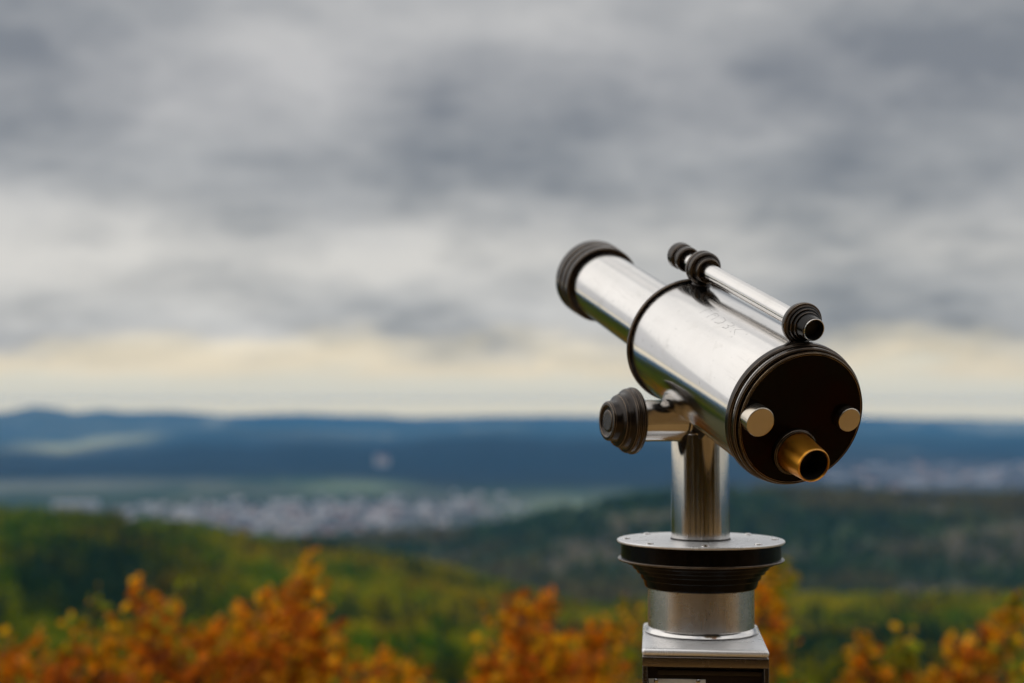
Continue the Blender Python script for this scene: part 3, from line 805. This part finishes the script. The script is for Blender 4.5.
# ------------------------------------------------------------------ haze
mb = MB(); mb.box((0, 0, -124), (12450, 0, 0), (0, 12450, 0), (0, 0, 140))
m, nt, out = material('valley haze')
vol = nt.new('ShaderNodeVolumePrincipled')
vol.inputs['Color'].default_value = (.13, .48, 1.0, 1)
vol.inputs['Density'].default_value = 5.5e-5
vol.inputs['Anisotropy'].default_value = 0.0
nt.l.new(vol.outputs[0], out.inputs['Volume'])
tag(mb.build('haze', m, smooth=0), kind='stuff')

# ------------------------------------------------------------------ sky and sun
SUN_EL, SUN_AZ = math.radians(48), math.radians(-75)
w = bpy.data.worlds.new('World'); scene.world = w; w.use_nodes = True
nt = NT(w.node_tree); nt.n.clear()
out = nt.new('ShaderNodeOutputWorld'); bg = nt.new('ShaderNodeBackground'); bg.inputs[1].default_value = .1
nt.l.new(bg.outputs[0], out.inputs[0])
sky = nt.new('ShaderNodeTexSky', sky_type='NISHITA'); sky.sun_disc = False
sky.sun_elevation = SUN_EL; sky.sun_rotation = SUN_AZ; sky.air_density = 1.0; sky.dust_density = 2.0
dirn = nt.new('ShaderNodeTexCoord').outputs['Generated']
sp = nt.new('ShaderNodeSeparateXYZ'); nt.l.new(dirn, sp.inputs[0])
dx, dy, dz = sp.outputs
den = nt.m('ADD', nt.m('MAXIMUM', dz, 0.0), .27)
cp = nt.comb(nt.m('DIVIDE', dx, den), nt.m('DIVIDE', dy, den), 0.0)
big_n = nt.noise(cp, .95, 3, .5, dist=.3)
mid_n = nt.noise(cp, 2.6, 7, .55, dist=.15)
bil = nt.m('SUBTRACT', 1.0, nt.m('ABSOLUTE', nt.m('MULTIPLY_ADD', nt.noise(cp, 3.3, 5, .55, dist=.1), 4.0, -2.0)))
rag = nt.noise(nt.comb(nt.m('MULTIPLY', dx, 1.0), nt.m('MULTIPLY', dy, 1.0), nt.m('MULTIPLY', dz, 3.2)), 5.5, 6, .6, dist=.3)
# the stratus base ends in an uneven edge above the clear strip on the horizon
el = nt.m('ADD', nt.m('MULTIPLY_ADD', big_n, .030, -.015), nt.m('MULTIPLY_ADD', rag, .085, -.0425))
el = nt.m('ADD', dz, nt.m('MULTIPLY', el, nt.maprange(dz, .006, .034, .0, 1.0, True)))
el = nt.m('MAXIMUM', el, 0.0)
rampx = nt.m('POWER', el, .5)
base = nt.ramp(rampx, [(0.0, (1.25, 1.04, .62)), (.055, (.72, .69, .58)), (.11, (.70, .68, .58)), (.152, (.76, .68, .53)), (.182, (.64, .60, .51)), (.222, (.42, .435, .455)), (.32, (.47, .475, .48)),
                       (.40, (.355, .37, .395)), (.47, (.37, .38, .405)), (.52, (.40, .41, .43)), (.59, (.74, .745, .76)), (.70, (.86, .86, .87)), (1.0, (.90, .90, .92))], 'EASE')
lum = nt.m('ADD', nt.m('MULTIPLY', big_n, .42), nt.m('MULTIPLY', mid_n, .58))
lum = nt.m('MULTIPLY_ADD', bil, .11, nt.m('SUBTRACT', lum, .062))
# broad brighter and darker banks of cloud and painted corner vignetting, by compass direction and height
def bank_or_vignette(x, y, wx, wy):
    ax_, ay_ = (x - 512) / F, (402 - y) / F
    a = nt.m('DIVIDE', nt.m('SUBTRACT', dx, ax_), wx / F); b = nt.m('DIVIDE', nt.m('SUBTRACT', dz, ay_), wy / F)
    q = nt.m('ADD', nt.m('MULTIPLY', a, a), nt.m('MULTIPLY', b, b))
    return nt.m('MULTIPLY', nt.m('EXPONENT', nt.m('MULTIPLY', q, -1.0)), nt.m('GREATER_THAN', dy, 0.0))
for x, y, wx, wy, k in ((330, 265, 190, 55, .09), (50, 235, 130, 50, .08), (640, 130, 220, 60, -.08), (1010, 20, 190, 130, -.16), (0, 10, 170, 130, -.12), (880, 320, 160, 40, -.09), (230, 50, 160, 70, .05), (420, 180, 200, 40, -.05), (480, 330, 110, 28, -.06)):
    lum = nt.m('MULTIPLY_ADD', bank_or_vignette(x, y, wx, wy), k, lum)
f = nt.maprange(lum, .35, .65, 0, 1, False)
tint = nt.mix(f, C4(.57, .60, .632), C4(1.45, 1.40, 1.315))
amt = nt.maprange(dz, .01, .05, .0, 1.0)
col = nt.mix(amt, base, nt.mix(1.0, base, tint, 'MULTIPLY'))
# cloud on the sun's side, out of frame, brightened to lift the barrel's reflections
side = nt.m('MULTIPLY', nt.maprange(dx, -.34, -.56, 0, 1, True), nt.maprange(dz, .03, .075, 0, .8, True))
hz = nt.maprange(dz, .04, .22, 0, 1)
col = nt.mix(side, col, nt.mix(hz, C4(.78, .78, .80), C4(.93, .92, .915)))
glow = nt.m('MULTIPLY', nt.maprange(dx, -.34, -.56, 0, 1, True), nt.maprange(dz, .025, .06, 1, 0, True))
col = nt.mix(glow, col, C4(1.25, 1.12, .86))
up10 = nt.new('ShaderNodeVectorMath', operation='SCALE'); nt.l.new(col, up10.inputs[0]); up10.inputs['Scale'].default_value = 10.0
cov = nt.maprange(dz, -.06, -.04, 0.0, .95)
colf = nt.mix(cov, sky.outputs[0], up10.outputs[0])
nt.l.new(colf, bg.inputs[0])

sun = bpy.data.lights.new('sun', 'SUN'); sun.energy = .55; sun.angle = math.radians(80); sun.color = (1, .95, .86)
so = bpy.data.objects.new('sun', sun); COL.objects.link(so)
sd_ = Vector((math.sin(SUN_AZ) * math.cos(SUN_EL), math.cos(SUN_AZ) * math.cos(SUN_EL), math.sin(SUN_EL)))
so.rotation_euler = sd_.to_track_quat('Z', 'Y').to_euler(); so.location = (0, 0, 30)

# ------------------------------------------------------------------ camera and render
cam = bpy.data.cameras.new('camera'); cam.sensor_width = 36; cam.lens = 50
cam.clip_start = .05; cam.clip_end = 60000
cam.dof.use_dof = True; cam.dof.focus_distance = 1.33; cam.dof.aperture_fstop = 3.4
co = bpy.data.objects.new('camera', cam); COL.objects.link(co)
co.location = (0, 0, H); co.rotation_euler = (math.pi / 2 + PITCH, 0, 0)
scene.camera = co
scene.render.engine = 'CYCLES'
cy = scene.cycles
cy.use_denoising = True; cy.max_bounces = 7; cy.diffuse_bounces = 2; cy.glossy_bounces = 5; cy.transmission_bounces = 3
cy.volume_bounces = 1; cy.sample_clamp_indirect = 8; cy.caustics_reflective = False; cy.caustics_refractive = False
vs = scene.view_settings
vs.view_transform = 'Standard'; vs.look = 'None'; vs.exposure = 0; vs.gamma = 1; vs.use_curve_mapping = False
